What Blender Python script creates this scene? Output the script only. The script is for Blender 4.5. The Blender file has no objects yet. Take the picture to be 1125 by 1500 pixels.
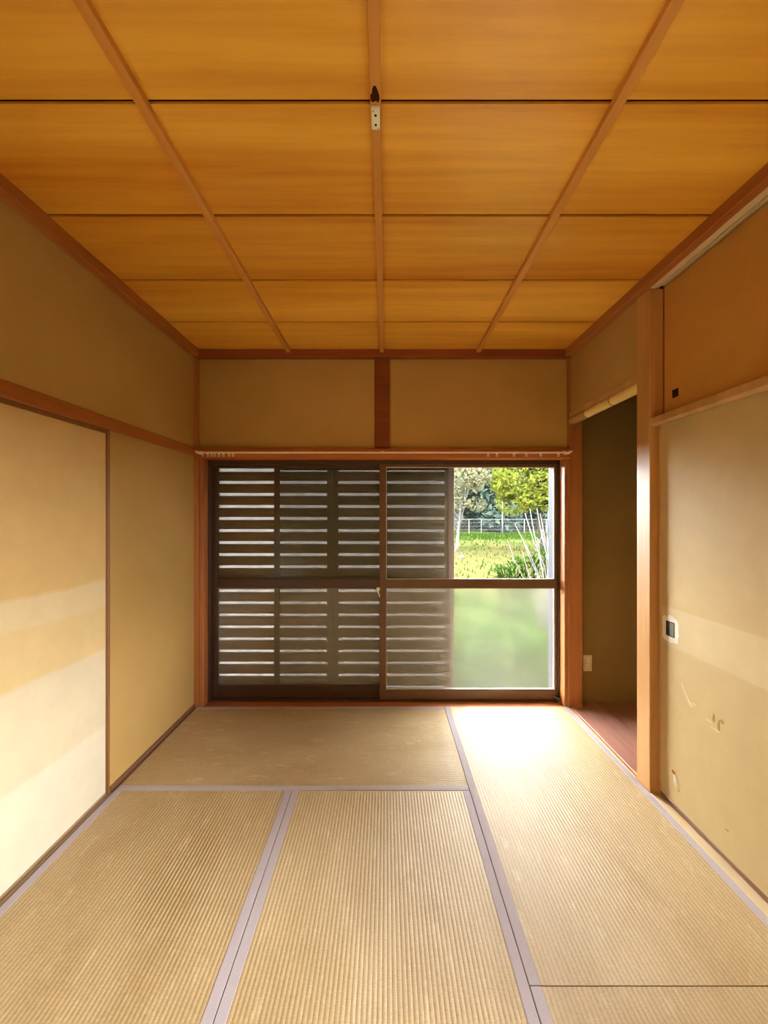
import bpy, bmesh, math, random
from mathutils import Vector, Matrix
random.seed(7)
S = bpy.context.scene
COL = S.collection
# ------------------------------------------------------------------ camera
F = 590.0                                   # focal length in pixels of the 1125 x 1500 frame
cam_d = bpy.data.cameras.new('camera')
cam_d.sensor_fit = 'HORIZONTAL'; cam_d.sensor_width = 36.0; cam_d.lens = F / 1125 * 36
cam_d.shift_x = -2.5 / 1125; cam_d.shift_y = 5.0 / 1125
cam_d.clip_start = 0.02; cam_d.clip_end = 500
cam = bpy.data.objects.new('camera', cam_d); COL.objects.link(cam)
cam.location = (0, 0, 1.376); cam.rotation_euler = (math.radians(90), 0, 0)
S.camera = cam
# ------------------------------------------------------------------ sky, sun, exposure
W = bpy.data.worlds.new('sky'); S.world = W; W.use_nodes = True
bg = W.node_tree.nodes['Background']
bg.inputs[0].default_value = (.97, .985, 1.0, 1); bg.inputs[1].default_value = 26.0
sun_d = bpy.data.lights.new('sun', 'SUN'); sun_d.energy = 14.0; sun_d.angle = math.radians(3); sun_d.color = (1, .95, .84)
sun = bpy.data.objects.new('sun', sun_d); COL.objects.link(sun)
sun.rotation_euler = (math.radians(24), math.radians(-14), 0)
def portal(name, loc, rx, sx, sy):
    d = bpy.data.lights.new(name, 'AREA'); d.shape = 'RECTANGLE'; d.size = sx; d.size_y = sy; d.cycles.is_portal = True
    o = bpy.data.objects.new(name, d); COL.objects.link(o); o.location = loc; o.rotation_euler = (rx, 0, 0)
def portal_x(name, loc, sx, sy):
    d = bpy.data.lights.new(name, 'AREA'); d.shape = 'RECTANGLE'; d.size = sx; d.size_y = sy; d.cycles.is_portal = True
    o = bpy.data.objects.new(name, d); COL.objects.link(o); o.location = loc; o.rotation_euler = (0, math.radians(90), 0)
portal_x('fill_window_portal', (1.58, -.075, 1.10), 1.3, 1.05)  # guides sampling through the added side window
portal('window_portal', (0.0, 3.17, .90), math.radians(-90), 2.62, 1.76)
S.view_settings.view_transform = 'Standard'; S.view_settings.look = 'None'
S.view_settings.exposure = 1.08; S.view_settings.gamma = 1.0; S.view_settings.use_curve_mapping = False

# ------------------------------------------------------------------ materials
def srgb(r, g, b):
    f = lambda c: (c / 255 / 12.92) if c / 255 <= .04045 else ((c / 255 + .055) / 1.055) ** 2.4
    return (f(r), f(g), f(b), 1)
def new_mat(name):
    m = bpy.data.materials.new(name); m.use_nodes = True
    nt = m.node_tree; nt.nodes.clear()
    out = nt.nodes.new('ShaderNodeOutputMaterial')
    return m, nt, out
def N(nt, t, **kw):
    n = nt.nodes.new(t)
    for k, v in kw.items(): setattr(n, k, v)
    return n
def noise(nt, vec, scale, detail=4, rough=.55, w=None):
    n = N(nt, 'ShaderNodeTexNoise')
    n.noise_dimensions = '4D' if w is not None else '3D'
    n.inputs['Scale'].default_value = scale; n.inputs['Detail'].default_value = detail; n.inputs['Roughness'].default_value = rough
    nt.links.new(vec, n.inputs['Vector'])
    if w is not None: nt.links.new(w, n.inputs['W'])
    return n.outputs['Fac']
def ramp(nt, fac, stops, interp='LINEAR'):
    r = N(nt, 'ShaderNodeValToRGB'); r.color_ramp.interpolation = interp
    el = r.color_ramp.elements
    while len(el) < len(stops): el.new(.5)
    for e, (p, c) in zip(el, stops): e.position = p; e.color = c
    nt.links.new(fac, r.inputs[0]); return r.outputs[0]
def mathn(nt, op, a, b=None, c=None):
    n = N(nt, 'ShaderNodeMath', operation=op)
    for i, v in enumerate((a, b, c)):
        if v is None: continue
        if isinstance(v, (int, float)): n.inputs[i].default_value = v
        else: nt.links.new(v, n.inputs[i])
    return n.outputs[0]
def mixc(nt, fac, a, b, mode='MIX'):
    n = N(nt, 'ShaderNodeMix', data_type='RGBA', blend_type=mode)
    for sock, v in ((n.inputs[0], fac), (n.inputs[6], a), (n.inputs[7], b)):
        if isinstance(v, (int, float, tuple)): sock.default_value = v
        else: nt.links.new(v, sock)
    return n.outputs[2]
def mapping(nt, scale, rot=(0, 0, 0)):
    tc = N(nt, 'ShaderNodeTexCoord'); mp = N(nt, 'ShaderNodeMapping')
    mp.inputs['Scale'].default_value = scale; mp.inputs['Rotation'].default_value = rot
    nt.links.new(tc.outputs['Object'], mp.inputs[0]); return mp.outputs[0], tc.outputs['Object']
def principled(nt, out, col, rough=.5, spec=.5, bump=None, bstr=.2, bdist=.002, metal=0.0):
    p = N(nt, 'ShaderNodeBsdfPrincipled')
    if isinstance(col, tuple): p.inputs['Base Color'].default_value = col
    else: nt.links.new(col, p.inputs['Base Color'])
    if isinstance(rough, (int, float)): p.inputs['Roughness'].default_value = rough
    else: nt.links.new(rough, p.inputs['Roughness'])
    p.inputs['Specular IOR Level'].default_value = spec; p.inputs['Metallic'].default_value = metal
    if bump is not None:
        b = N(nt, 'ShaderNodeBump'); b.inputs['Strength'].default_value = bstr; b.inputs['Distance'].default_value = bdist
        nt.links.new(bump, b.inputs['Height']); nt.links.new(b.outputs[0], p.inputs['Normal'])
    nt.links.new(p.outputs[0], out.inputs[0]); return p
def wood(name, c1, c2, axis='X', rough=.5, spec=.4, grain=38, vary=.18):
    m, nt, out = new_mat(name)
    sc = {'X': (.05, 1, 1), 'Y': (1, .05, 1), 'Z': (1, 1, .05)}[axis]
    v, raw = mapping(nt, sc)
    oi = N(nt, 'ShaderNodeObjectInfo'); w = mathn(nt, 'MULTIPLY', oi.outputs['Random'], 23.0)
    fine = noise(nt, v, grain, 5, .6, w); wide = noise(nt, v, grain * .14, 3, .5, w)
    mix = mathn(nt, 'MULTIPLY_ADD', wide, .65, mathn(nt, 'MULTIPLY', fine, .35))
    col = ramp(nt, mix, [(.36, c1), (.62, c2)])
    k = mathn(nt, 'MULTIPLY_ADD', oi.outputs['Random'], vary, 1 - vary / 2)
    kk = N(nt, 'ShaderNodeCombineColor')
    for i in range(3): nt.links.new(k, kk.inputs[i])
    col = mixc(nt, 1.0, col, kk.outputs[0], 'MULTIPLY')
    principled(nt, out, col, rough, spec, fine, .12, .001)
    return m
def plaster(name, c1, c2):
    m, nt, out = new_mat(name); v, raw = mapping(nt, (1, 1, 1))
    big = noise(nt, v, 1.6, 3, .5); fine = noise(nt, v, 260, 3, .6)
    col = ramp(nt, mathn(nt, 'MULTIPLY_ADD', fine, .35, mathn(nt, 'MULTIPLY', big, .65)), [(.3, c1), (.7, c2)])
    principled(nt, out, col, .92, .15, fine, .35, .002); return m
def flat(name, c, rough=.5, spec=.5, metal=0.0, vary=0.06, scale=30):
    m, nt, out = new_mat(name); v, raw = mapping(nt, (1, 1, 1))
    n = noise(nt, v, scale, 3); d = tuple(x * (1 - vary * 2) for x in c[:3]) + (1,)
    principled(nt, out, ramp(nt, n, [(.3, d), (.7, c)]), rough, spec, metal=metal); return m
def paper(name, base, bands, soft=.012, wob=.02):
    """sliding door paper: printed horizontal cloud bands; bands = [(z, colour above z), ...] from low to high"""
    m, nt, out = new_mat(name); v, raw = mapping(nt, (1, 1, 1))
    sx = N(nt, 'ShaderNodeSeparateXYZ'); nt.links.new(raw, sx.inputs[0])
    n1 = noise(nt, v, 3.2, 3, .5); n2 = noise(nt, v, 60, 4, .6); n3 = noise(nt, v, 9, 4, .6)
    z = mathn(nt, 'ADD', sx.outputs['Z'], mathn(nt, 'MULTIPLY', mathn(nt, 'SUBTRACT', n1, .5), wob * 2))
    col = base
    cur = None
    for (zz, c) in bands:
        f = mathn(nt, 'MULTIPLY_ADD', mathn(nt, 'SUBTRACT', z, zz), 1 / soft, .5)
        f = mathn(nt, 'MINIMUM', mathn(nt, 'MAXIMUM', f, 0.0), 1.0)
        cur = mixc(nt, f, base if cur is None else cur, c)
    if cur is None: cur = ramp(nt, n1, [(.3, tuple(x * .95 for x in base[:3]) + (1,)), (.7, base)])
    mott = ramp(nt, n3, [(.35, (.93, .93, .93, 1)), (.7, (1, 1, 1, 1))])
    cur = mixc(nt, 1.0, cur, mott, 'MULTIPLY')
    principled(nt, out, cur, .62, .3, n2, .06, .001); return m
def tatami(name):
    m, nt, out = new_mat(name); v, raw = mapping(nt, (1, 1, 1))
    oi = N(nt, 'ShaderNodeObjectInfo'); w = mathn(nt, 'MULTIPLY', oi.outputs['Random'], 17.0)
    v2, _ = mapping(nt, (1.0, .35, 1)); v3, _ = mapping(nt, (70, 260, 1))
    big = noise(nt, v2, 3.0, 4, .6, w); worn = noise(nt, v2, 26, 5, .7, w); knot = noise(nt, v3, 1.0, 2, .5, w)
    col = ramp(nt, big, [(.3, TAT1), (.7, TAT2)])
    col = mixc(nt, mathn(nt, 'MULTIPLY', ramp(nt, worn, [(.56, (0, 0, 0, 1)), (.74, (1, 1, 1, 1))]), .5), col, TAT3)
    col = mixc(nt, 1.0, col, ramp(nt, knot, [(.3, (.86, .84, .80, 1)), (.65, (1, 1, 1, 1))]), 'MULTIPLY')
    sx = N(nt, 'ShaderNodeSeparateXYZ'); nt.links.new(raw, sx.inputs[0])
    # dyed binding thread lies in the valleys between the ridges
    tri = mathn(nt, 'ABSOLUTE', mathn(nt, 'SINE', mathn(nt, 'MULTIPLY', mathn(nt, 'SUBTRACT', sx.outputs['X'], RIDGE0), math.pi / PITCH)))
    col = mixc(nt, 1.0, col, ramp(nt, tri, [(.05, (.82, .79, .76, 1)), (.5, (1, 1, 1, 1))]), 'MULTIPLY')
    principled(nt, out, col, .50, .5, knot, .35, .0012); return m
PITCH = .0146; HERI = .033; MATW = .886; RIDGE0 = -MATW / 2 + HERI
TAT1 = srgb(180, 153, 108); TAT2 = srgb(204, 182, 142); TAT3 = srgb(236, 220, 182)
M = {}
M['board'] = wood('ceiling_wood', srgb(204, 128, 28), srgb(246, 190, 76), 'X', .30, .8, 26, .12)
M['batten'] = wood('batten_wood', srgb(194, 128, 52), srgb(220, 160, 84), 'Y', .5, .4)
M['beam_x'] = wood('beam_wood_x', srgb(158, 80, 32), srgb(186, 108, 52), 'X', .45, .4)
M['beam_y'] = wood('beam_wood_y', srgb(156, 88, 40), srgb(186, 118, 62), 'Y', .45, .4)
M['post'] = wood('post_wood', srgb(156, 92, 46), srgb(186, 122, 70), 'Z', .42, .45)
M['dark_x'] = wood('dark_wood_x', srgb(120, 58, 28), srgb(150, 78, 40), 'X', .5, .35)
M['dark_y'] = wood('dark_wood_y', srgb(126, 64, 32), srgb(156, 84, 44), 'Y', .5, .35)
M['pale_y'] = wood('pale_wood_y', srgb(210, 184, 140), srgb(226, 204, 164), 'Y', .5, .4)
M['tokobashira'] = wood('alcove_post_wood', srgb(178, 130, 78), srgb(202, 158, 106), 'Z', .4, .45)
M['grey_y'] = wood('grey_wood_y', srgb(140, 112, 84), srgb(168, 140, 108), 'Y', .55, .35)
M['skirt_y'] = wood('brown_skirting_wood', srgb(104, 70, 48), srgb(130, 92, 66), 'Y', .5, .4)
M['strip'] = wood('brown_strip_wood', srgb(122, 78, 44), srgb(146, 98, 58), 'Z', .5, .4)
M['plank'] = wood('alcove_plank_wood', srgb(138, 94, 82), srgb(174, 128, 112), 'Y', .28, .5)
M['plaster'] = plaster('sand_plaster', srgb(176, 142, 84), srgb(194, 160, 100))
M['plaster_alcove_shaded'] = plaster('alcove_plaster_shaded', srgb(136, 110, 66), srgb(154, 126, 78))  # sand plaster darkened in colour for the shade inside the alcove
M['backing'] = flat('backing_board', srgb(70, 50, 36), .9, .1)
M['tatami'] = tatami('woven_rush')
M['heri'] = flat('cloth_border', srgb(188, 178, 184), .8, .3, vary=.05, scale=300)
M['metal'] = flat('bronze_aluminium', srgb(74, 50, 36), .38, .5, .0, .08)
M['metal_light'] = flat('bronze_aluminium_pale', srgb(108, 74, 50), .36, .5, .0, .08)  # lighter bronze tone for the sash with the garden view
M['screen_frame'] = flat('grey_bronze_frame', srgb(116, 98, 88), .45, .5)
M['outer_frame'] = flat('outer_track_metal', srgb(50, 50, 60), .6, .15)
M['gasket'] = flat('pale_gasket', srgb(214, 212, 208), .6, .3)
M['slat'] = flat('olive_brown_slat', srgb(132, 106, 74), .55, .4, vary=.12, scale=9)
M['white'] = flat('white_plastic', srgb(246, 244, 238), .4, .5)
M['ivory'] = flat('ivory_plastic', srgb(226, 208, 160), .4, .5)
M['black'] = flat('dark_hole', srgb(30, 24, 22), .6, .3)
M['soot'] = flat('soot_brown', srgb(62, 28, 14), .8, .1)
M['steel'] = flat('dull_steel', srgb(150, 146, 138), .35, .5, .7)
M['torn'] = flat('torn_white_paper', srgb(246, 240, 226), .8, .2)
M['scuff'] = flat('scuffed_paper', srgb(172, 142, 94), .9, .1)
M['scuff_pale'] = flat('scuffed_paper_pale', srgb(222, 204, 164), .8, .1)
M['bamboo'] = wood('dried_bamboo', srgb(226, 184, 100), srgb(242, 212, 140), 'Y', .28, .5, 60, .02)
M['bamboo_node'] = flat('bamboo_node', srgb(168, 118, 56), .5, .3)
YEL = srgb(222, 186, 118); PAL = srgb(236, 222, 188)
M['paper_left'] = paper('door_paper_left', srgb(228, 217, 192),
    [(.35, srgb(222, 207, 174)), (.726, srgb(220, 193, 140)), (.937, srgb(221, 199, 156)), (1.06, srgb(214, 181, 122))], .02, .03)
M['paper_right'] = paper('door_paper_right', srgb(204, 180, 132),
    [(.755, srgb(212, 190, 146)), (.935, srgb(204, 178, 130))], .008, .006)
M['paper_upper'] = paper('door_paper_upper', srgb(208, 154, 80), [])
def translucent(name, c, k=.6):
    m, nt, out = new_mat(name); v, raw = mapping(nt, (1, 1, 1)); n = noise(nt, v, 8, 3)
    d = tuple(x * .78 for x in c[:3]) + (1,); col = ramp(nt, n, [(.3, d), (.7, c)])
    a = N(nt, 'ShaderNodeBsdfDiffuse'); b = N(nt, 'ShaderNodeBsdfTranslucent'); mx = N(nt, 'ShaderNodeMixShader')
    nt.links.new(col, a.inputs[0]); nt.links.new(col, b.inputs[0]); mx.inputs[0].default_value = k
    nt.links.new(a.outputs[0], mx.inputs[1]); nt.links.new(b.outputs[0], mx.inputs[2]); nt.links.new(mx.outputs[0], out.inputs[0]); return m
M['gap_glow'] = translucent('milky_gap_glow', (.36, .34, .33, 1), .6)  # translucent filler added behind the slat gaps to glow with daylight
GA = .21                                    # garden albedo scale
def g3(c): return (c[0] * GA, c[1] * GA, c[2] * GA, 1)
def leafmat(name, c, k=.45):
    c = g3(c)
    m, nt, out = new_mat(name); v, raw = mapping(nt, (1, 1, 1)); n = noise(nt, v, 2.2, 4, .7)
    d = tuple(x * .55 for x in c[:3]) + (1,); col = ramp(nt, n, [(.32, d), (.66, c)])
    a = N(nt, 'ShaderNodeBsdfDiffuse'); b = N(nt, 'ShaderNodeBsdfTranslucent'); mx = N(nt, 'ShaderNodeMixShader')
    nt.links.new(col, a.inputs[0]); nt.links.new(col, b.inputs[0]); mx.inputs[0].default_value = k
    nt.links.new(a.outputs[0], mx.inputs[1]); nt.links.new(b.outputs[0], mx.inputs[2]); nt.links.new(mx.outputs[0], out.inputs[0]); return m
def glass_clear():
    m, nt, out = new_mat('clear_glass')
    t = N(nt, 'ShaderNodeBsdfTransparent'); t.inputs[0].default_value = (.95, .96, .95, 1)
    g = N(nt, 'ShaderNodeBsdfGlossy'); g.inputs['Roughness'].default_value = .03
    fr = N(nt, 'ShaderNodeFresnel'); fr.inputs[0].default_value = 1.3
    mx = N(nt, 'ShaderNodeMixShader'); nt.links.new(fr.outputs[0], mx.inputs[0])
    nt.links.new(t.outputs[0], mx.inputs[1]); nt.links.new(g.outputs[0], mx.inputs[2]); nt.links.new(mx.outputs[0], out.inputs[0]); return m
def glass_frost(name, rough, haze):
    m, nt, out = new_mat(name)
    r = N(nt, 'ShaderNodeBsdfRefraction'); r.inputs['Roughness'].default_value = rough; r.inputs['IOR'].default_value = 1.12
    r.inputs['Color'].default_value = (.97, .98, .96, 1)
    d = N(nt, 'ShaderNodeBsdfTranslucent'); d.inputs[0].default_value = (.8, .82, .78, 1)
    v, raw = mapping(nt, (1, 1, .5)); n = noise(nt, v, 3.0, 5, .65)
    f = mathn(nt, 'MULTIPLY', ramp(nt, n, [(.35, (.6, .6, .6, 1)), (.75, (1, 1, 1, 1))]), haze)
    df = N(nt, 'ShaderNodeBsdfDiffuse'); df.inputs[0].default_value = (.8, .8, .76, 1)
    ad = N(nt, 'ShaderNodeMixShader'); ad.inputs[0].default_value = .93; nt.links.new(d.outputs[0], ad.inputs[1]); nt.links.new(df.outputs[0], ad.inputs[2])
    mx = N(nt, 'ShaderNodeMixShader'); nt.links.new(f, mx.inputs[0])
    nt.links.new(r.outputs[0], mx.inputs[1]); nt.links.new(ad.outputs[0], mx.inputs[2]); nt.links.new(mx.outputs[0], out.inputs[0]); return m
def net():
    m, nt, out = new_mat('insect_net')
    t = N(nt, 'ShaderNodeBsdfTransparent'); d = N(nt, 'ShaderNodeBsdfDiffuse'); d.inputs[0].default_value = (.30, .28, .25, 1)
    mx = N(nt, 'ShaderNodeMixShader'); mx.inputs[0].default_value = .32
    nt.links.new(t.outputs[0], mx.inputs[1]); nt.links.new(d.outputs[0], mx.inputs[2]); nt.links.new(mx.outputs[0], out.inputs[0]); return m
M['glass'] = glass_clear(); M['frost'] = glass_frost('frosted_glass', .30, .22); M['net'] = net()
M['frost_faint'] = glass_frost('lightly_frosted_glass', .09, .15)
LA = 1.0
def lawn():
    m, nt, out = new_mat('lawn_turf'); v, raw = mapping(nt, (1, .6, 1))
    a = noise(nt, v, .35, 4, .6); b = noise(nt, v, 6, 5, .7)
    sx = N(nt, 'ShaderNodeSeparateXYZ'); nt.links.new(raw, sx.inputs[0])
    dry = mathn(nt, 'ADD', mathn(nt, 'MULTIPLY', a, .9), ramp(nt, mathn(nt, 'DIVIDE', sx.outputs['Y'], 50.0), [(.12, (0, 0, 0, 1)), (.24, (.26, .26, .26, 1)), (.5, (.22, .22, .22, 1)), (.68, (.02, .02, .02, 1))]))
    c = ramp(nt, dry, [(.42, g3((.045 * LA, .085 * LA, .018 * LA))), (.66, g3((.125 * LA, .115 * LA, .048 * LA)))])
    c = mixc(nt, 1.0, c, ramp(nt, b, [(.3, (.55, .6, .5, 1)), (.7, (1.1, 1.1, 1.05, 1))]), 'MULTIPLY')
    principled(nt, out, c, 1.0, 0.0, b, .6, .03); return m
M['lawn'] = lawn()
M['grass'] = leafmat('grass_blades', (.055, .125, .016, 1), .35)
M['leaf_yellow'] = leafmat('yellow_green_leaves', (.40, .46, .07, 1), .5)
M['leaf_pale'] = leafmat('pale_leaves', (.44, .43, .24, 1), .4)
M['leaf_forest'] = leafmat('forest_leaves', (.16, .24, .19, 1), .35)
M['leaf_forest_b'] = leafmat('forest_leaves_bright', (.22, .28, .12, 1), .4)
M['hill'] = leafmat('hillside_scrub', (.05, .08, .062, 1), .2)
M['leaf_bright'] = leafmat('bright_lance_leaves', (.05, .13, .02, 1), .4)
M['bark'] = wood('grey_bark', g3((.05, .042, .036)), g3((.085, .072, .06)), 'Z', .9, .1)
M['bark_pale'] = wood('bleached_branch', g3((.22, .20, .19)), g3((.32, .30, .28)), 'Z', .8, .2)
M['fence'] = flat('galvanised_fence', g3((.16, .18, .18)), .5, .4)
M['brick'] = flat('weathered_brick', g3((.12, .075, .06)), .9, .1)

# ------------------------------------------------------------------ mesh helpers
class MB:
    def __init__(s): s.v = []; s.f = []
    def box(s, x0, x1, y0, y1, z0, z1):
        i = len(s.v)
        s.v += [(x0, y0, z0), (x1, y0, z0), (x1, y1, z0), (x0, y1, z0), (x0, y0, z1), (x1, y0, z1), (x1, y1, z1), (x0, y1, z1)]
        s.f += [tuple(i + k for k in q) for q in ((3, 2, 1, 0), (4, 5, 6, 7), (0, 1, 5, 4), (1, 2, 6, 5), (2, 3, 7, 6), (3, 0, 4, 7))]
        return s
    def prism(s, poly, axis, a, b):
        """closed polygon extruded along an axis; poly in the two other axes, in xyz order"""
        i = len(s.v); n = len(poly)
        for t in (a, b):
            for (p, q) in poly:
                s.v.append({'X': (t, p, q), 'Y': (p, t, q), 'Z': (p, q, t)}[axis])
        s.f.append(tuple(i + k for k in range(n))); s.f.append(tuple(i + n + k for k in reversed(range(n))))
        for k in range(n):
            k2 = (k + 1) % n; s.f.append((i + k, i + n + k, i + n + k2, i + k2))
        return s
    def tube(s, pts, rad, n=8):
        pts = [Vector(p) for p in pts]
        if isinstance(rad, (int, float)): rad = [rad] * len(pts)
        i = len(s.v)
        for k, p in enumerate(pts):
            d = (pts[min(k + 1, len(pts) - 1)] - pts[max(k - 1, 0)]).normalized()
            a = d.orthogonal().normalized() if abs(d.z) < .99 else Vector((1, 0, 0)); b = d.cross(a).normalized(); a = b.cross(d)
            for j in range(n):
                t = 2 * math.pi * j / n; q = p + (a * math.cos(t) + b * math.sin(t)) * rad[k]; s.v.append(tuple(q))
        for k in range(len(pts) - 1):
            for j in range(n):
                j2 = (j + 1) % n; s.f.append((i + k * n + j, i + k * n + j2, i + (k + 1) * n + j2, i + (k + 1) * n + j))
        s.f.append(tuple(i + j for j in reversed(range(n)))); e = i + (len(pts) - 1) * n; s.f.append(tuple(e + j for j in range(n)))
        return s
    def build(s, name, mat, parent=None, bevel=0.0, smooth=False, origin=None):
        off = Vector(origin) if origin is not None else (Vector(parent['_o']) if parent is not None and '_o' in parent else Vector((0, 0, 0)))
        me = bpy.data.meshes.new(name)
        me.from_pydata([tuple(Vector(v) - off) for v in s.v], [], s.f)
        bm = bmesh.new(); bm.from_mesh(me)
        bmesh.ops.recalc_face_normals(bm, faces=bm.faces)
        if bevel: bmesh.ops.bevel(bm, geom=list(bm.edges), offset=bevel, segments=1, affect='EDGES', profile=.5)
        bm.to_mesh(me); bm.free()
        if smooth:
            for p in me.polygons: p.use_smooth = True
        me.materials.append(M[mat])
        o = bpy.data.objects.new(name, me); COL.objects.link(o)
        if origin is not None and parent is None: o.location = origin
        if parent is not None: o.parent = parent
        o['_o'] = list(off)
        return o
def tag(o, label=None, cat=None, group=None, kind=None):
    if label: o['label'] = label
    if cat: o['category'] = cat
    if group: o['group'] = group
    if kind: o['kind'] = kind
    return o
def empty(name, loc):
    o = bpy.data.objects.new(name, None); COL.objects.link(o); o.location = loc; o['_o'] = list(loc); o.empty_display_size = .1
    return o
def box(name, mat, b, parent=None, bevel=0.0, origin=None): return MB().box(*b).build(name, mat, parent, bevel, False, origin)
trim_n = [0]
def trim(mat, b, label, bevel=.003, cat='trim'):
    trim_n[0] += 1
    return tag(box('trim_%d' % trim_n[0], mat, b, None, bevel), label, cat, kind='structure')

XL, XR, YF, ZC, YB = -1.366, 1.312, 2.9, 2.555, -.62
# ------------------------------------------------------------------ floor, ceiling, walls
tag(box('floor', 'backing', (XL - .08, 1.46, YB, 3.16, -.12, -.05)), 'dark timber subfloor beneath the tatami mats', 'floor', kind='structure')
ceil = tag(box('ceiling', 'backing', (XL - .2, 2.3, YB - .12, 3.16, ZC + .025, ZC + .12)), 'ceiling of wide orange wooden boards held by thin battens', 'ceiling', kind='structure')
edges = [YF + .02 - .46] ; y = edges[0]
while y > YB: y -= .4365; edges.append(y)
hi = YF + .02
for e in edges:                                        # each board overlaps the next one a little, so it hangs a touch askew
    lo = max(e, YB)
    m = MB(); n = 6; x0, x1 = XL - .03, XR + .03; t = .008
    prof = []
    for k in range(n + 1):
        u = k / n; yy = lo + .004 + (hi - lo - .008) * u
        prof.append((yy, ZC + .0045 * u - .0028 * math.sin(math.pi * u)))
    prof += [(hi - .004, ZC + .0045 + t), (lo + .004, ZC + t)]
    m.prism(prof, 'X', x0, x1).build('ceiling_board', 'board', ceil)
    hi = lo
for x in (-.690, -.028, .658):
    box('ceiling_batten', 'batten', (x - .015, x + .015, YB, YF, ZC - .022, ZC + .004), ceil, .002)
# ragged dark hole where the batten was cut for the wiring
m = MB(); cx, cy, z = -.030, 1.108, ZC - .0235
pts = []
for k in range(14):
    a = k / 14 * 2 * math.pi; r = 1 + .25 * math.sin(3 * a) + random.uniform(-.12, .12)
    pts.append((cx + .0125 * r * math.cos(a), cy + .022 * r * math.sin(a)))
tag(m.prism(pts, 'Z', z, z + .0012).build('stain', 'soot', ceil), 'sooty dark brown stain on the middle ceiling batten')

wl = MB()
wl.box(XL - .09, XL - .010, 2.0, YF + .05, 0, ZC + .03)               # plaster beyond the sliding door
wl.box(XL - .09, XL - .010, YB, 2.0, 1.86, ZC + .03)
wl.box(XL - .16, XL - .09, YB - .1, 3.16, -.12, ZC + .03)
tag(wl.build('wall_left', 'plaster'), 'khaki sand plaster wall running from the sliding door to the window', 'wall', kind='structure')
wf = MB()
wf.box(XL - .1, XR + .01, YF + .016, 3.14, 1.853, ZC + .03)
wf.box(XL - .16, XL - .02, YF + .02, 3.14, -.12, 1.87)
wf.box(1.30, 1.405, 2.99, 3.14, -.12, ZC + .03)
tag(wf.build('wall_front', 'plaster'), 'dim khaki sand plaster wall above the window', 'wall', kind='structure')
wr = MB()
wr.box(XR + .012, XR + .075, 2.106, 2.885, 2.09, ZC + .03)              # small wall over the alcove lintel
wr.box(1.46, 1.54, .55, 2.06, -.12, ZC + .03)                          # closet backing
wr.box(1.33, 1.46, .49, .55, -.05, ZC + .03)                           # closet end
for b in ((YB - .1, -.6, -.12, ZC + .03), (.45, .55, -.12, ZC + .03), (-.6, .45, -.12, .45), (-.6, .45, 1.75, ZC + .03)): wr.box(1.46, 1.54, *b)
tag(wr.build('wall_right', 'plaster'), 'khaki plaster wall with an alcove beside the closet', 'wall', kind='structure')
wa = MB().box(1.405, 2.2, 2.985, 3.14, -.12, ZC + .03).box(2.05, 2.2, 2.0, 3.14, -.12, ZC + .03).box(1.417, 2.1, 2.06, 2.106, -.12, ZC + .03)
tag(wa.build('wall_alcove', 'plaster_alcove_shaded'), 'plaster lining the alcove, its colour darkened to carry the shade', 'wall', kind='structure')
wb = MB().box(XL - .16, 1.54, YB - .1, YB, -.05, ZC + .03)
tag(wb.build('wall_back', 'plaster'), 'khaki plaster rear wall opposite the window', 'wall', kind='structure')

w2 = empty('fill_window', (0, 0, 0)); tag(w2, 'side window past the closet, added for fill light', 'window', kind='structure')  # unseen window, added so fill light reaches the left door and floor
f = MB()
for b in ((-.6, -.57, .45, 1.75), (.42, .45, .45, 1.75), (-.6, .45, 1.72, 1.75), (-.6, .45, .45, .48), (-.09, -.06, .45, 1.75)): f.box(1.47, 1.53, *b)
f.build('frame', 'metal', w2)
for (a, b) in ((-.57, -.09), (-.06, .42)): box('pane', 'glass', (1.498, 1.502, a, b, .48, 1.72), w2)

ev = tag(box('added_eave', 'backing', (-2.2, 3.0, 3.14, 4.25, 2.36, 2.46), None, .005), 'unseen eave added over the window to block high sky', 'eave', kind='structure')  # out-of-view overhang, added to tame the bright floor by the window
# alcove floor
af = tag(box('floor_alcove', 'backing', (XR + .02, 2.06, 2.10, 2.99, -.12, -.022)), 'reddish brown plank floor of the alcove', 'floor', kind='structure')
px = XR + .024
for k, wdt in enumerate((.235, .24, .255)):
    box('plank', 'plank', (px, px + wdt - .002, 2.106, 2.985, -.022, -.001), af, .0015); px += wdt

# ------------------------------------------------------------------ timber of the room
MZ = ZC - .05
trim('dark_x', (XL - .01, XR + .02, YF - .04, YF + .03, MZ, ZC + .004), 'dark brown ceiling moulding above the window wall')
trim('beam_y', (XL - .02, XL + .04, YB, YF - .04, MZ, ZC + .004), 'brown ceiling moulding above the left plaster wall')
trim('beam_y', (XR - .037, XR + .03, YB, YF - .04, MZ, ZC + .004), 'brown ceiling moulding above the closet and alcove')
trim('beam_x', (XL - .005, XR + .004, YF - .03, YF + .075, 1.784, 1.853), 'orange brown lintel beam running over the window')
trim('dark_x', (-.079, .029, YF - .002, YF + .03, 1.853, MZ), 'short reddish brown post between lintel and ceiling')
trim('post', (XL - .08, XL + .020, YF - .012, YF + .07, -.02, MZ), 'reddish brown corner post left of the window')
trim('post', (XL + .020, -1.312, YF + .005, YF + .075, -.02, 1.784), 'orange wooden window jamb beside the shutters')
trim('post', (1.286, XR + .003, YF - .005, YF + .075, -.02, 1.784), 'sunlit orange wooden window jamb beside the clear pane')
trim('post', (XR, 1.410, 2.885, 2.99, -.02, MZ), 'orange wooden pillar between window and alcove')
trim('tokobashira', (XR, 1.417, 2.0, 2.106, -.02, MZ), 'square wooden pillar between alcove and closet')
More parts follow.
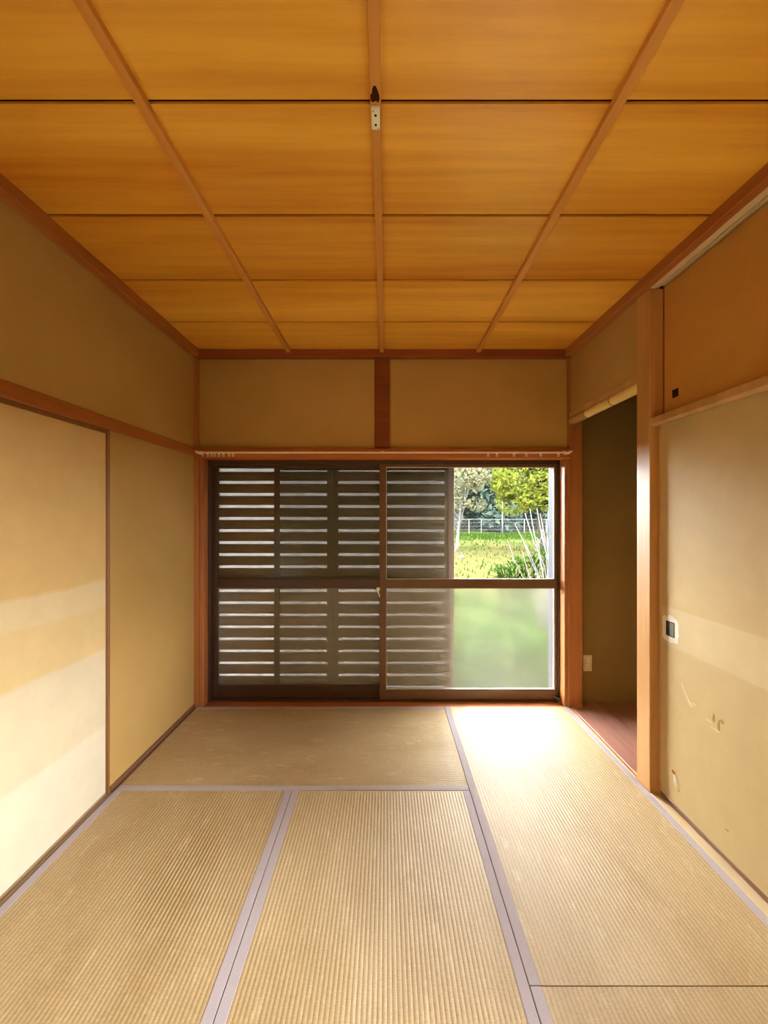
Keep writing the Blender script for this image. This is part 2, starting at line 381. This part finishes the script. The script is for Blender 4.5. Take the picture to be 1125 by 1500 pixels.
trim('beam_x', (-1.37, XR + .003, YF, 2.975, -.05, -.001), 'brown wooden sill at floor level under the window')
trim('beam_y', (XL - .055, XL, YB, YF - .012, 1.80, 1.862), 'orange brown lintel rail along the left wall')
trim('grey_y', (XL - .055, XL + .009, YB, 2.006, -.05, -.001), 'greyish wooden strip at the foot of the left sliding door')
trim('skirt_y', (XL - .055, XL + .009, 2.006, YF, -.05, -.001), 'brown wooden strip between left plaster wall and tatami')
trim('skirt_y', (XL - .03, XL - .002, 2.01, YF - .012, -.001, .024), 'thin dark brown skirting strip below the left plaster')
trim('strip', (XL - .055, XL - .003, 1.988, 2.002, 0, 1.80), 'slim brown vertical strip between sliding door and plaster')
# closet rails: pale sill, middle rail, grooved top rail
trim('pale_y', (XR, 1.46, .49, 2.0, -.05, -.001), 'pale wooden sill under the closet doors')
trim_n[0] += 1
m = MB().prism([(XR, 1.858), (XR, 1.826), (XR + .012, 1.815), (XR + .030, 1.815), (XR + .030, 1.822), (1.46, 1.822), (1.46, 1.858)], 'Y', .49, 2.0)
tag(m.build('trim_%d' % trim_n[0], 'tokobashira', None, .001), 'tan wooden rail between lower and upper closet doors', 'trim', kind='structure')
trim_n[0] += 1
g = MZ - .002
m = MB().prism([(XR, g), (XR + .030, g), (XR + .030, g + .012), (XR + .038, g + .012), (XR + .038, g), (XR + .044, g), (XR + .044, g + .012), (1.46, g + .012), (1.46, ZC), (XR, ZC)], 'Y', .49, 2.0)
tag(m.build('trim_%d' % trim_n[0], 'pale_y', None), 'pale grooved top rail above the upper closet doors', 'trim', kind='structure')
trim('beam_y', (XR, XR + .022, 2.106, 2.885, -.05, .001), 'thin wooden edge between tatami and alcove planks')

# bamboo lintel over the alcove
bl = empty('bamboo_lintel', (XR + .03, 2.106, 2.068)); tag(bl, 'split yellow bamboo pole spanning the top of the alcove', 'bamboo pole')
ys = [2.106, 2.36, 2.365, 2.37, 2.66, 2.665, 2.67, 2.885]; rr = [.029, .0285, .031, .0285, .028, .0305, .028, .0275]
MB().tube([(XR + .026, yy, 2.052) for yy in ys], rr, 24).build('culm', 'bamboo', bl, 0, True)
for yy in (2.365, 2.665): MB().tube([(XR + .026, yy - .003, 2.052), (XR + .026, yy + .003, 2.052)], .0312, 24).build('node_ring', 'bamboo_node', bl, 0, True)
MB().box(XR + .003, XR + .06, 2.106, 2.885, 2.074, 2.112).build('backing_strip', 'tokobashira', bl, .002)

# ------------------------------------------------------------------ tatami mats
def mat(label, x0, x1, y0, y1, along):
    L = (y1 - y0) if along == 'Y' else (x1 - x0); Wd = (x1 - x0) if along == 'Y' else (y1 - y0)
    L -= .003; Wd -= .003
    r = empty('tatami_mat', ((x0 + x1) / 2, (y0 + y1) / 2, -.05))
    if along == 'X': r.rotation_euler = (0, 0, math.pi / 2)
    r['_o'] = [0, 0, 0]
    tag(r, label, 'tatami mat', 'tatami mats covering the floor')
    hw = Wd / 2 - HERI + .002; n = int(round(2 * hw / PITCH * 7)); v = []; fc = []
    for k in range(n + 1):
        x = -hw + 2 * hw * k / n
        z = .0488 + 0.0013 * abs(math.sin((x - RIDGE0) * math.pi / PITCH)) ** .8
        for yy in (-L / 2, L / 2): v.append((x, yy, z))
    for k in range(n): fc.append((2 * k, 2 * k + 2, 2 * k + 3, 2 * k + 1))
    m = MB(); m.v = v; m.f = fc
    m.build('rush_cover', 'tatami', r)
    box('straw_core', 'scuff', (-Wd / 2 + .001, Wd / 2 - .001, -L / 2 + .001, L / 2 - .001, 0, .0482), r)
    for s in (-1, 1):
        a, b = sorted((s * Wd / 2, s * (Wd / 2 - HERI)))
        box('cloth_border', 'heri', (a, b, -L / 2, L / 2, .044, .0512), r, .0008)
    return r
X0, X1, X2, X3 = -1.355, -.468, .420, 1.310
Y0 = YF; Y1 = 2.015; Y2 = 1.178
mat('straw coloured tatami mat lying crosswise along the shuttered window', X0, X2, Y1, Y0, 'X')
mat('pale shiny tatami mat lying lengthwise beside the alcove', X2, X3, Y2, Y0, 'Y')
mat('worn yellowish tatami mat beside the cream sliding door', X0, X1, Y1 - 1.77, Y1, 'Y')
mat('tatami mat in the middle of the floor between two doubled grey borders', X1, X2, Y1 - 1.77, Y1, 'Y')
mat('tatami mat beside the closet, butted end to end against another mat', X2, X3, YB, Y2, 'Y')
mat('tatami mat lying crosswise along the rear wall', X0, X2, YB, Y1 - 1.77, 'X')

# ------------------------------------------------------------------ sliding doors
def door(n, label, wall_x, side, y0, y1, z0, z1, paper_m, frame_m, mg=.018, bottom=.02, bottom_m=None, top=0):
    """side=+1: the paper faces +x"""
    r = empty('door_%d' % n, (wall_x, (y0 + y1) / 2, z0)); tag(r, label, 'sliding door', kind='structure'); r['_o'] = [0, 0, 0]; r.location = (0, 0, 0)
    xa, xb = sorted((wall_x, wall_x - side * .022)); fa, fb = sorted((wall_x + side * .003, wall_x - side * .024))
    box('panel', paper_m, (xa, xb, y0 + .003, y1 - .003, z0 + .003, z1 - .003), r)
    for (a, b) in ((y0, y0 + mg), (y1 - mg, y1)): box('stile', frame_m, (fa, fb, a, b, z0, z1), r, .002)
    box('bottom_rail', bottom_m or frame_m, (fa, fb, y0 + mg, y1 - mg, z0, z0 + bottom), r, .002)
    if top: box('top_rail', frame_m, (fa, fb, y0 + mg, y1 - mg, z1 - top, z1), r, .002)
    return r
d1 = door(1, 'tall cream sliding door with printed cloud bands in the left wall', XL - .014, 1, 1.09, 1.988, 0, 1.805, 'paper_left', 'strip', .005, .012, 'grey_y', .026)
door(2, 'plain sliding door panel next to the cream banded door', XL - .048, 1, .20, 1.11, 0, 1.805, 'paper_left', 'post', .012, .014, 'grey_y')
d3 = door(3, 'beige lower closet door with a square pull and torn paper', 1.356, -1, 1.10, 1.999, 0, 1.825, 'paper_right', 'tokobashira', .014, .02, 'skirt_y')
door(4, 'beige lower closet door behind the scuffed one', 1.386, -1, .55, 1.13, 0, 1.825, 'paper_right', 'tokobashira', .014, .02, 'skirt_y')
d5 = door(5, 'orange brown upper closet door with a small black square pull', 1.378, -1, 1.10, 1.999, 1.858, 2.507, 'paper_upper', 'dark_y', .008, .008)
door(6, 'orange brown upper closet door without a visible pull', 1.408, -1, .55, 1.13, 1.858, 2.507, 'paper_upper', 'dark_y', .008, .008)
door(7, 'plain sliding door panel near the rear wall', XL - .019, 1, YB, .20, 0, 1.805, 'paper_left', 'post', .012, .014, 'grey_y')
# square pull of the lower closet door, its paper worn white around it
x = 1.356; m = MB(); cy, cz = 1.918, .835; pts = []
for k in range(26):
    a = k / 26 * 2 * math.pi; c, s = math.cos(a), math.sin(a); q = 1 / max(abs(c), abs(s)) ** .75
    pts.append((cy + .054 * q * c * random.uniform(.92, 1.1), cz + .062 * q * s * random.uniform(.92, 1.1)))
tag(m.prism(pts, 'X', x - .0006, x + .002).build('worn_patch', 'torn', d3), 'white worn paper around the square door pull')
m = MB()
for b in ((cy - .0275, cy - .0245, cz - .035, cz + .035), (cy + .0245, cy + .0275, cz - .035, cz + .035), (cy - .0275, cy + .0275, cz + .032, cz + .035), (cy - .0275, cy + .0275, cz - .035, cz - .032)): m.box(x - .0022, x + .002, *b)
fp = m.build('finger_pull', 'black', d3)
tag(fp, 'dark square recessed door pull')
box('cup', 'black', (x - .0010, x + .001, cy - .0245, cy + .0245, cz - .032, cz + .032), fp)
box('cup_plate', 'steel', (x - .0016, x + .001, cy - .0235, cy + .004, cz - .031, cz + .031), fp)
# torn paper flap near the floor
m = MB(); n = 8
for k in range(n + 1):
    u = k / n; yy = 1.892 - .044 * u; zz = .158 - .052 * u; w = .0065 * math.sin(math.pi * min(1, .25 + u * .78)) ** 1.0; lift = .003 + .012 * math.sin(u * 2.2)
    m.v += [(x - lift, yy + w * .6, zz - w), (x - lift * .4 - .001, yy - w * .6, zz + w * .9)]
for k in range(n): m.f.append((2 * k, 2 * k + 2, 2 * k + 3, 2 * k + 1))
tag(m.build('torn_flap', 'torn', d3, 0, True), 'white curled flap of torn paper')
m = MB(); pts = [(1.898 - .012 * math.cos(a) * random.uniform(.8, 1.2), .166 + .008 * math.sin(a) * random.uniform(.8, 1.2)) for a in [k / 10 * 2 * math.pi for k in range(10)]]
m.prism(pts, 'X', x - .0007, x + .002).build('tear_hole', 'dark_y', d3)
for (yy, zz, ly, lz, mt) in ((1.665, .535, .004, .022, 'scuff'), (1.640, .520, .003, .028, 'scuff'), (1.625, .545, .007, .012, 'scuff'), (1.690, .515, .008, .006, 'scuff_pale'), (1.655, .495, .012, .005, 'scuff_pale'), (1.775, .545, .006, .008, 'scuff_pale'), (1.60, .125, .004, .004, 'scuff')):
    m = MB(); pts = [(yy + 2.4 * ly * math.cos(a) * random.uniform(.5, 1.2) + (zz - .5) * 0, zz + lz * math.sin(a) * random.uniform(.5, 1.1)) for a in [k / 9 * 2 * math.pi for k in range(9)]]
    m.prism(pts, 'X', x - .0005, x + .002).build('scuff_mark', mt, d3)
m = MB(); m.prism([(1.848, .604), (1.840, .610), (1.805, .560), (1.772, .530), (1.792, .522), (1.822, .560)], 'X', x - .0005, x + .002).build('scuff_mark', 'scuff_pale', d3)
# small pull of the upper door
x = 1.378; cy, cz = 1.915, 1.958
m = MB().box(x - .003, x + .002, cy - .019, cy + .019, cz - .019, cz + .019); tag(m.build('finger_pull', 'black', d5, .001), 'small black square pull')

# ------------------------------------------------------------------ window and shutters
w1 = empty('window_1', (0, 3.0, 0)); tag(w1, 'wide bronze aluminium sliding window with clear upper and frosted lower panes', 'window', kind='structure'); w1['_o'] = [0, 0, 0]; w1.location = (0, 0, 0)
FL, FR = -1.335, 1.300
for b in ((FL, -1.296, 2.972, 3.15, -.01, 1.80),): box('frame_jamb', 'metal', b, w1, .002)
box('frame_jamb', 'metal', (1.272, FR, 2.972, 3.005, -.01, 1.80), w1, .002)
box('frame_jamb', 'outer_frame', (1.272, FR, 3.005, 3.15, -.01, 1.80), w1, .002)
box('frame_head', 'metal', (FL, FR, 2.972, 3.15, 1.752, 1.80), w1, .002)
box('frame_sill', 'metal', (FL, FR, 2.975, 3.15, -.03, .012), w1, .002)
def sash(x0, x1, y, sl, sr, zb, zt, mtl, frost, label):
    r = box('sash', mtl, (x0, x1, y, y + .028, .836, .900), w1, .003); r['label'] = label      # the sash's middle rail carries its other members
    box('stile', mtl, (x0, x0 + sl, y - .001, y + .029, .012, 1.755), r, .003)
    box('stile', mtl, (x1 - sr, x1, y - .001, y + .029, .012, 1.755), r, .003)
    box('top_rail', mtl, (x0 + sl, x1 - sr, y, y + .028, zt, 1.755), r, .003)
    box('bottom_rail', mtl, (x0 + sl, x1 - sr, y, y + .028, .012, zb), r, .003)
    g0, g1 = x0 + sl, x1 - sr
    box('upper_pane', 'glass', (g0, g1, y + .012, y + .016, .90, zt), r)
    box('lower_pane', frost, (g0, g1, y + .012, y + .016, zb, .836), r)
    for (za, zc) in ((.90, zt), (zb, .836)):
        m = MB(); q = .005
        m.box(g0, g1, y + .008, y + .020, za, za + q).box(g0, g1, y + .008, y + .020, zc - q, zc)
        m.box(g0, g0 + q, y + .008, y + .020, za, zc).box(g1 - q, g1, y + .008, y + .020, za, zc)
        m.build('gasket', 'gasket' if frost == 'frost' else 'metal', r)
    return r
s2 = sash(-1.296, .002, 3.022, .030, .045, .098, 1.735, 'metal', 'frost_faint', 'dark bronze sash in front of the shutters')
s1 = sash(-.047, 1.272, 2.985, .050, .018, .082, 1.735, 'metal_light', 'frost', 'lighter bronze sash with the view of the garden')
m = MB().tube([(-.056, 2.984, .832), (-.056, 2.972, .832)], .014, 12); lk = m.build('lock', 'white', s1)
m = MB().tube([(-.060, 2.978, .826), (-.052, 2.974, .80), (-.044, 2.975, .775)], [.006, .005, .004], 8); m.build('lock_lever', 'white', s1)
# insect screen
sc = tag(empty('insect_screen', (0, 3.06, 0)), 'grey framed insect screen between window and shutters', 'insect screen'); sc['_o'] = [0, 0, 0]; sc.location = (0, 0, .0)
for (a, b, mt) in ((-.848, -.806, 'metal'), (.474, .520, 'screen_frame')): box('stile', mt, (a, b, 3.056, 3.072, .012, 1.755), sc, .002)
for (a, b) in ((.012, .06), (1.72, 1.755)): box('rail', 'metal', (-.806, .474, 3.058, 3.070, a, b), sc, .002)
box('net', 'net', (-.806, .474, 3.0635, 3.0645, .06, 1.72), sc)
# louvred shutters
zs = [1.726 - .0931 * i for i in range(9)] + [.795 - .0929 * i for i in range(9)]
def shutter(x0, x1, sl, sr, label):
    r = tag(empty('louvre_shutter', (0, 3.11, 0)), label, 'shutter', 'louvred shutters outside the window'); r['_o'] = [0, 0, 0]; r.location = (0, 0, 0)
    ya, yb = 3.100, 3.130
    box('stile', 'slat', (x0, x0 + sl, ya, yb, .012, 1.752), r, .003); box('stile', 'slat', (x1 - sr, x1, ya, yb, .012, 1.752), r, .003)
    g0, g1 = x0 + sl, x1 - sr
    box('rail', 'slat', (g0, g1, ya, yb, zs[0] + .0145, 1.752), r, .002); box('rail', 'slat', (g0, g1, ya, yb, .012, zs[-1] - .012), r, .002)
    box('rail', 'slat', (g0, g1, ya, yb, zs[9] + .0125, zs[8] - .0705), r, .002)
    first = None; strip = None
    for i, z in enumerate(zs):
        if i not in (17,):
            h = .0645
            if first is None:
                m = MB().prism([(0, .0), (.006, -.004), (.018, -.004), (.024, 0), (.024, h / 2), (.024, h), (.018, h + .003), (.004, h), (0, h - .004), (-.004, h * .72), (-.004, h * .3)], 'X', g0, g1)
                o = m.build('slat', 'slat', r); first = o
            else: o = first.copy(); COL.objects.link(o); o.parent = r
            o.location = (0, 3.104, z - .0795)
        if strip is None:
            m = MB().box(g0, g1, -.002, .002, -.024, .024); s = m.build('gap_glow_strip', 'gap_glow', r); strip = s  # added strip that makes the gap look lit from outside
        else: s = strip.copy(); COL.objects.link(s); s.parent = r
        s.location = (0, 3.134, z)
    return r
shutter(-1.325, -.408, .02, .045, 'brown louvred shutter panel at the corner post end of the window')
shutter(-.406, .500, .04, .045, 'brown louvred shutter panel beside the clear garden view')

# ------------------------------------------------------------------ curtain rail
cr = tag(empty('curtain_rail', (0, 2.84, 1.80)), 'thin white curtain rail with loose runners on the lintel', 'curtain rail'); cr['_o'] = [0, 0, 0]; cr.location = (0, 0, 0)
yr, zr = 2.838, 1.817
MB().prism([(yr - .007, zr - .004), (yr + .007, zr - .004), (yr + .007, zr + .007), (yr - .007, zr + .007)], 'X', -1.315, 1.29).build('rail', 'white', cr, .001)
for xx in (-1.318, 1.288):
    s = 1 if xx > 0 else -1
    MB().tube([(xx - s * .03, yr, zr - .006), (xx, yr - .003, zr), (xx + s * .022, yr - .01, zr + .012)], [.009, .010, .006], 10).build('end_cap', 'white', cr, 0, True)
for xx in (-1.30, -.02, 1.26): box('bracket', 'white', (xx - .008, xx + .008, yr, YF - .03, zr + .007, zr + .012), cr)
rx = [(p - 565) * yr / F for p in (715, 728, 753, 771, 792, 818)] + [-1.29 + .030 * i + random.uniform(-.006, .006) for i in range(8)]
for k, xx in enumerate(rx):
    m = MB().box(xx - .0045, xx + .0045, yr - .006, yr + .006, zr - .012, zr - .003)
    m.tube([(xx + .007 * math.cos(a), yr, zr - .019 + .007 * math.sin(a)) for a in [q / 8 * 2 * math.pi for q in range(9)]], .0022, 6)
    m.build('runner', 'white', cr)

# ------------------------------------------------------------------ small fittings
so = tag(empty('ceiling_socket', (-.029, 1.165, ZC - .022)), 'small white two-hole wiring socket on the middle ceiling batten', 'socket')
o = so['_o']; bx, by, bz = so.location
MB().box(bx - .0125, bx + .0125, by - .032, by + .032, bz - .014, bz).build('body', 'white', so, .003)
for dy in (-.014, .014): MB().tube([(bx, by + dy, bz - .0146), (bx, by + dy, bz - .010)], .0036, 12).build('hole', 'black', so)
for (dx, dy) in ((-.007, -.026), (.007, .025)): MB().tube([(bx + dx, by + dy, bz - .0146), (bx + dx, by + dy, bz - .012)], .002, 10).build('screw', 'steel', so)
oc = (1.491, 2.985, .283)
ou = tag(empty('wall_outlet', oc), 'ivory double power outlet on the alcove wall', 'outlet')
MB().box(oc[0] - .031, oc[0] + .035, oc[1] - .007, oc[1], oc[2] - .060, oc[2] + .060).build('cover_plate', 'ivory', ou, .003)
for dz in (-.022, .022):
    s = MB().box(oc[0] - .012, oc[0] + .014, oc[1] - .010, oc[1] - .006, oc[2] + dz - .015, oc[2] + dz + .015).build('socket', 'white', ou, .002)
    for dx in (-.005, .006): MB().box(oc[0] + dx - .001, oc[0] + dx + .001, oc[1] - .0104, oc[1] - .009, oc[2] + dz - .006, oc[2] + dz + .006).build('slot', 'black', s)
ct = tag(empty('metal_catch', (1.268, 2.945, 0)), 'broken metal window catch lying at the corner of the sill', 'catch'); cx, cy = 1.268, 2.945
MB().box(cx - .03, cx + .012, cy + .012, cy + .020, 0, .052).build('plate', 'black', ct, .002)
MB().tube([(cx - .036, cy + .008, .050), (cx - .016, cy + .004, .038), (cx + .008, cy + .002, .030)], .005, 8).build('arm', 'steel', ct)
MB().tube([(cx - .012, cy - .005, .030), (cx - .002, cy - .012, .014), (cx - .006, cy - .024, .005), (cx + .012, cy - .026, .005)], .004, 8).build('spring', 'steel', ct)

# ------------------------------------------------------------------ garden
GZ = -.50
def gp(px, d): return (px - 565) * d / F
gm = MB(); NX, NY = 40, 44
def gh(x, y): return GZ + .04 * math.sin(x * .7 + 1) * math.sin(y * .45) + (0 if y < 10 else .0)
for j in range(NY + 1):
    for i in range(NX + 1):
        x = -70 + 160 * i / NX; y = 3.2 + 110 * (j / NY) ** 1.7; gm.v.append((x, y, gh(x, y)))
for j in range(NY):
    for i in range(NX): a = j * (NX + 1) + i; gm.f.append((a, a + 1, a + NX + 2, a + NX + 1))
i = len(gm.v); gm.v += [(-70, -60, GZ), (90, -60, GZ), (90, 3.2, GZ), (-70, 3.2, GZ)]; gm.f.append((i, i + 1, i + 2, i + 3))
tag(gm.build('ground', 'lawn'), 'grassy garden ground with dry yellowish patches', 'lawn', kind='structure')
box('floor_foundation', 'backing', (XL - .2, 2.2, YB - .1, 3.14, GZ - .05, -.12)); tag(bpy.data.objects['floor_foundation'], 'concrete base under the room', 'foundation', kind='structure')
rg = random.Random(3)
m = MB()
def taken(x, y):
    if abs(y - 11.4) < .16 and 1.0 < x < 4.6: return True            # brick edging
    if y > 41.2: return True                                         # fence line
    if abs(y - 7.4) < .75 and gp(738, 7.4) - .7 < x < gp(824, 7.4) + .7: return True   # under the leafy clump
    for (px, d_, r) in ((676, 17.6, .32), (668, 21.0, .3), (795, 21.0, .4), (800, 6.6, .55), (736, 40.6, .35)):
        if math.hypot(x - gp(px, d_), y - d_) < r: return True
    return False
for k in range(24000):
    d = 4 + 38 * rg.random() ** 1.2
    if 10 < d < 31 and rg.random() > .22: continue
    x = rg.uniform(-.35, .75) * d
    if taken(x, d): continue
    z = gh(x, d); h = rg.uniform(.05, .16) * (1 + .6 * (d > 26)); a = rg.uniform(0, math.pi); w = rg.uniform(.012, .03) * (1 + d / 25)
    c, s = math.cos(a) * w, math.sin(a) * w; lx, ly = rg.uniform(-.06, .06), rg.uniform(-.06, .06); i = len(m.v)
    m.v += [(x - c, d - s, z - .01), (x + c, d + s, z - .01), (x + lx, d + ly, z + h)]; m.f.append((i, i + 1, i + 2))
tag(m.build('grass', 'grass'), 'short tufts of grass growing over the lawn', 'grass', kind='stuff')
def leaves(mb, centers, count, size, rnd, flat_=.6):
    for k in range(count):
        cx, cy, cz, r, rz = rnd.choice(centers)
        while True:
            u = Vector((rnd.uniform(-1, 1), rnd.uniform(-1, 1), rnd.uniform(-1, 1)))
            if u.length <= 1: break
        u = u.normalized() * (u.length ** .5) if u.length > 0 else u
        p = Vector((cx + u.x * r, cy + u.y * r, cz + u.z * rz))
        n = Vector((rnd.gauss(0, 1), rnd.gauss(0, 1), rnd.gauss(0, 1) + flat_)).normalized(); a = n.orthogonal().normalized()
        t = rnd.uniform(0, 6.28); b = n.cross(a); a, b = a * math.cos(t) + b * math.sin(t), b * math.cos(t) - a * math.sin(t)
        s = size * rnd.uniform(.6, 1.4); i = len(mb.v)
        mb.v += [tuple(p - a * s), tuple(p + b * s * .45), tuple(p + a * s), tuple(p - b * s * .45)]; mb.f.append((i, i + 1, i + 2, i + 3))
def tree(name, label, base, h, trunk_r, crowns, count, size, leaf, bark, seed, group=None, lean=(0, 0), limbs=6, fork=.4):
    rnd = random.Random(seed); x, y = base; z = gh(x, y)
    r = empty(name, (x, y, z)); tag(r, label, 'tree', group)
    m = MB(); top = Vector((x + lean[0], y + lean[1], z + h * .8)); b0 = Vector((x, y, z - .05)); pts = [b0.lerp(top, k / 6) + Vector((rnd.uniform(-1, 1), rnd.uniform(-1, 1), 0)) * trunk_r * .5 for k in range(7)]
    m.tube(pts, [trunk_r * (1.25 - .9 * k / 6) for k in range(7)], 8)
    m.build('trunk', bark, r, 0, True)
    for k in range(limbs):
        u = fork + (.95 - fork) * k / max(1, limbs - 1); p = b0.lerp(top, u); c = rnd.choice(crowns)
        e = Vector((c[0] + rnd.uniform(-.7, .7) * c[3], c[1] + rnd.uniform(-.7, .7) * c[3], c[2] + rnd.uniform(-.3, .6) * c[4])); mid = p.lerp(e, .5) + Vector((0, 0, .12 * (e - p).length))
        m = MB().tube([p, mid, e], [trunk_r * .45, trunk_r * .28, trunk_r * .08], 6); m.build('branch', bark, r, 0, True)
    m = MB(); leaves(m, crowns, count, size, rnd); m.build('foliage', leaf, r)
    return r
d = 21.0
tx = gp(668, d); rq = random.Random(21)
tree('blossoming_tree', 'slender pale-leaved tree with a thin trunk on the lawn', (tx, d), 3.6, .075, [(tx + rq.uniform(-1.6, 1.5), d + rq.uniform(-.8, .8), rq.uniform(1.9, 4.2), rq.uniform(.4, .85), rq.uniform(.3, .55)) for q in range(34)], 5600, .085, 'leaf_pale', 'bark_pale', 11, lean=(.3, 0), limbs=14, fork=.3)
tx = gp(795, d)
tree('leafy_tree', 'broad yellow-green tree with a stout trunk on the lawn', (tx, d), 5.0, .17, [(tx + rq.uniform(-1.95, 2.6), d + rq.uniform(-1.6, 1.6), rq.uniform(1.95, 5.0), rq.uniform(.5, 1.1), rq.uniform(.4, .7)) for q in range(46)], 12000, .12, 'leaf_yellow', 'bark', 12, lean=(-.2, 0), limbs=12, fork=.4)
flab = ['dark blue-green forest tree rising behind the wire fence', 'light green forest tree rising behind the wire fence']
for k in range(14):
    dd = 46 + (2 - k % 3) * 6.8; x = 1.5 + k * 2.3 + random.uniform(-.2, .2); lt = k % 3 == 0; hh = 11 + (k * 7 % 5)
    tree('forest_tree', flab[lt], (x, dd), hh, .25, [(x, dd, 1.0, 2.3, 1.6), (x - .1, dd, 1.8, 2.4, 2.2), (x + .15, dd, 5.0, 2.5, 3.0), (x - .15, dd + .1, 8.6, 2.4, 3.0), (x + .1, dd - .1, 12, 2.0, 2.6)], 3800, .46, 'leaf_forest_b' if lt else 'leaf_forest', 'bark', 40 + k, 'forest trees behind the fence', limbs=3)
hm = MB()
for j in range(9):
    for i in range(13): x = -30 + 9 * i; y = 64 + 6.5 * j; hm.v.append((x, y, GZ - .3 + 15 * math.sin(j / 8 * math.pi / 2) + .8 * math.sin(i * 1.7 + j)))
for j in range(8):
    for i in range(12): a = j * 13 + i; hm.f.append((a, a + 1, a + 14, a + 13))
tag(hm.build('ground_hillside', 'hill'), 'wooded hillside rising behind the forest trees', 'hillside', kind='structure')
# wire fence
fd = 41.5; fe = tag(empty('wire_fence', (gp(687, fd), fd, GZ)), 'low galvanised wire fence along the far edge of the lawn', 'fence')
for p in (640, 663, 687, 705, 736, 768, 800, 832): MB().tube([(gp(p, fd), fd, gh(gp(p, fd), fd) - .1), (gp(p, fd), fd, 1.02)], .035 if p in (705,) else .05, 8).build('post', 'fence', fe)
for z in (.98, .62, .25, -.1): MB().tube([(gp(640, fd), fd - .03, z), (gp(832, fd), fd - .03, z)], .022 if z > .9 else .009, 6).build('rail', 'fence', fe)
m = MB()
for k in range(90):
    x = gp(640, fd) + k * .15; m.box(x - .004, x + .004, fd - .04, fd - .034, -.45, .98)
tag(m.build('wire_mesh', 'fence', fe), kind='stuff')
po = MB().tube([(gp(736, 40.6), 40.6, GZ - .1), (gp(736, 40.6), 40.6, 2.75)], [.07, .055], 10); tag(po.build('pole', 'bark_pale', None, 0, True, (gp(736, 40.6), 40.6, GZ - .06)), 'tall pale pole standing before the wire fence', 'pole')
# bare shrub and lance-leaved plants
sd = 6.6; bx = gp(800, sd); sh = tag(empty('bare_shrub', (bx, sd, GZ)), 'leafless shrub of bleached white branches near the window', 'shrub'); rnd = random.Random(5)
for (tx_, ty_, r) in ((754, 768, .011), (767, 752, .013), (775, 745, .013), (781, 745, .012), (801, 760, .014), (772, 800, .009), (762, 806, .008), (806, 772, .012), (790, 790, .008), (745, 792, .007), (786, 752, .011), (795, 775, .010), (758, 785, .009), (799, 748, .011)):
    r *= .75
    e = Vector((gp(tx_, sd), sd + rnd.uniform(-.22, .12), 1.376 - (ty_ - 755) * sd / F)); b0 = Vector((bx + rnd.uniform(-.12, .10), sd + rnd.uniform(-.1, .1), GZ - .03)); mid = b0.lerp(e, .55) + Vector((rnd.uniform(.02, .14), 0, 0))
    q = b0.lerp(mid, .5) + Vector((.03, 0, 0)); MB().tube([b0, q, mid, mid.lerp(e, .5) + Vector((rnd.uniform(-.03, .03), 0, 0)), e], [r * 1.3, r * 1.15, r, r * .8, r * .5], 6).build('branch', 'bark_pale', sh, 0, True)
    t = mid.lerp(e, .3); MB().tube([t, t + Vector((rnd.uniform(-.18, .12), rnd.uniform(-.1, .1), .22))], [r * .6, r * .25], 5).build('twig', 'bark_pale', sh, 0, True)
dd = 7.4; pl = tag(empty('lance_leaf_plant', (gp(780, dd), dd, GZ)), 'bright green clump of lance-shaped leaves below the bare shrub', 'plant')
m = MB(); ms = MB()
for (p, h) in ((738, .98), (752, 1.12), (766, 1.24), (781, 1.32), (796, 1.36), (810, 1.38), (824, 1.38)):
    x = gp(p, dd)
    for q in range(60):
        a = rnd.uniform(0, 6.28); L = rnd.uniform(.25, .5); z0 = GZ + h * rnd.uniform(.35, .85); st = Vector((x + rnd.uniform(-.06, .06), dd + rnd.uniform(-.06, .06), z0)); dr = Vector((math.cos(a), math.sin(a), 0)); sd_ = Vector((-math.sin(a), math.cos(a), 0)); i = len(m.v)
        p1 = st + dr * L * .45 + Vector((0, 0, L * .35)); p2 = st + dr * L * .95 + Vector((0, 0, L * rnd.uniform(.1, .4))); w = .022
        m.v += [tuple(st), tuple(p1 + sd_ * w), tuple(p2), tuple(p1 - sd_ * w)]; m.f.append((i, i + 1, i + 2, i + 3))
    for q in range(4): ms.tube([(x + rnd.uniform(-.04, .04), dd + rnd.uniform(-.04, .04), GZ - .03), (x + rnd.uniform(-.1, .1), dd + rnd.uniform(-.1, .1), GZ + h * .85)], .007, 5)
m.build('foliage', 'leaf_bright', pl); ms.build('stem', 'leaf_bright', pl)
# brick edging and a white stone on the lawn
be = tag(empty('brick_edging', (2.4, 11.4, GZ)), 'row of weathered bricks edging the lawn', 'edging')
b0 = None
for k in range(16):
    if b0 is None: b0 = MB().box(-.1, .1, -.05, .05, -.04, .09).build('brick', 'brick', be, .006, False, (0, 0, 0)); o = b0
    else: o = b0.copy(); COL.objects.link(o); o.parent = be
    o.location = (-1.2 + k * .215, rnd.uniform(-.01, .01), 0)
m = MB(); 
me = bpy.data.meshes.new('stone'); bm = bmesh.new(); bmesh.ops.create_icosphere(bm, subdivisions=2, radius=.13)
for v in bm.verts: v.co *= rnd.uniform(.85, 1.12); v.co.z *= .7
bm.to_mesh(me); bm.free(); me.materials.append(M['bark_pale']); so_ = bpy.data.objects.new('stone', me); COL.objects.link(so_); so_.location = (gp(676, 17.6), 17.6, GZ + .06)
tag(so_, 'small white stone lying in the grass', 'stone')
for o in bpy.data.objects:
    if '_o' in o: del o['_o']
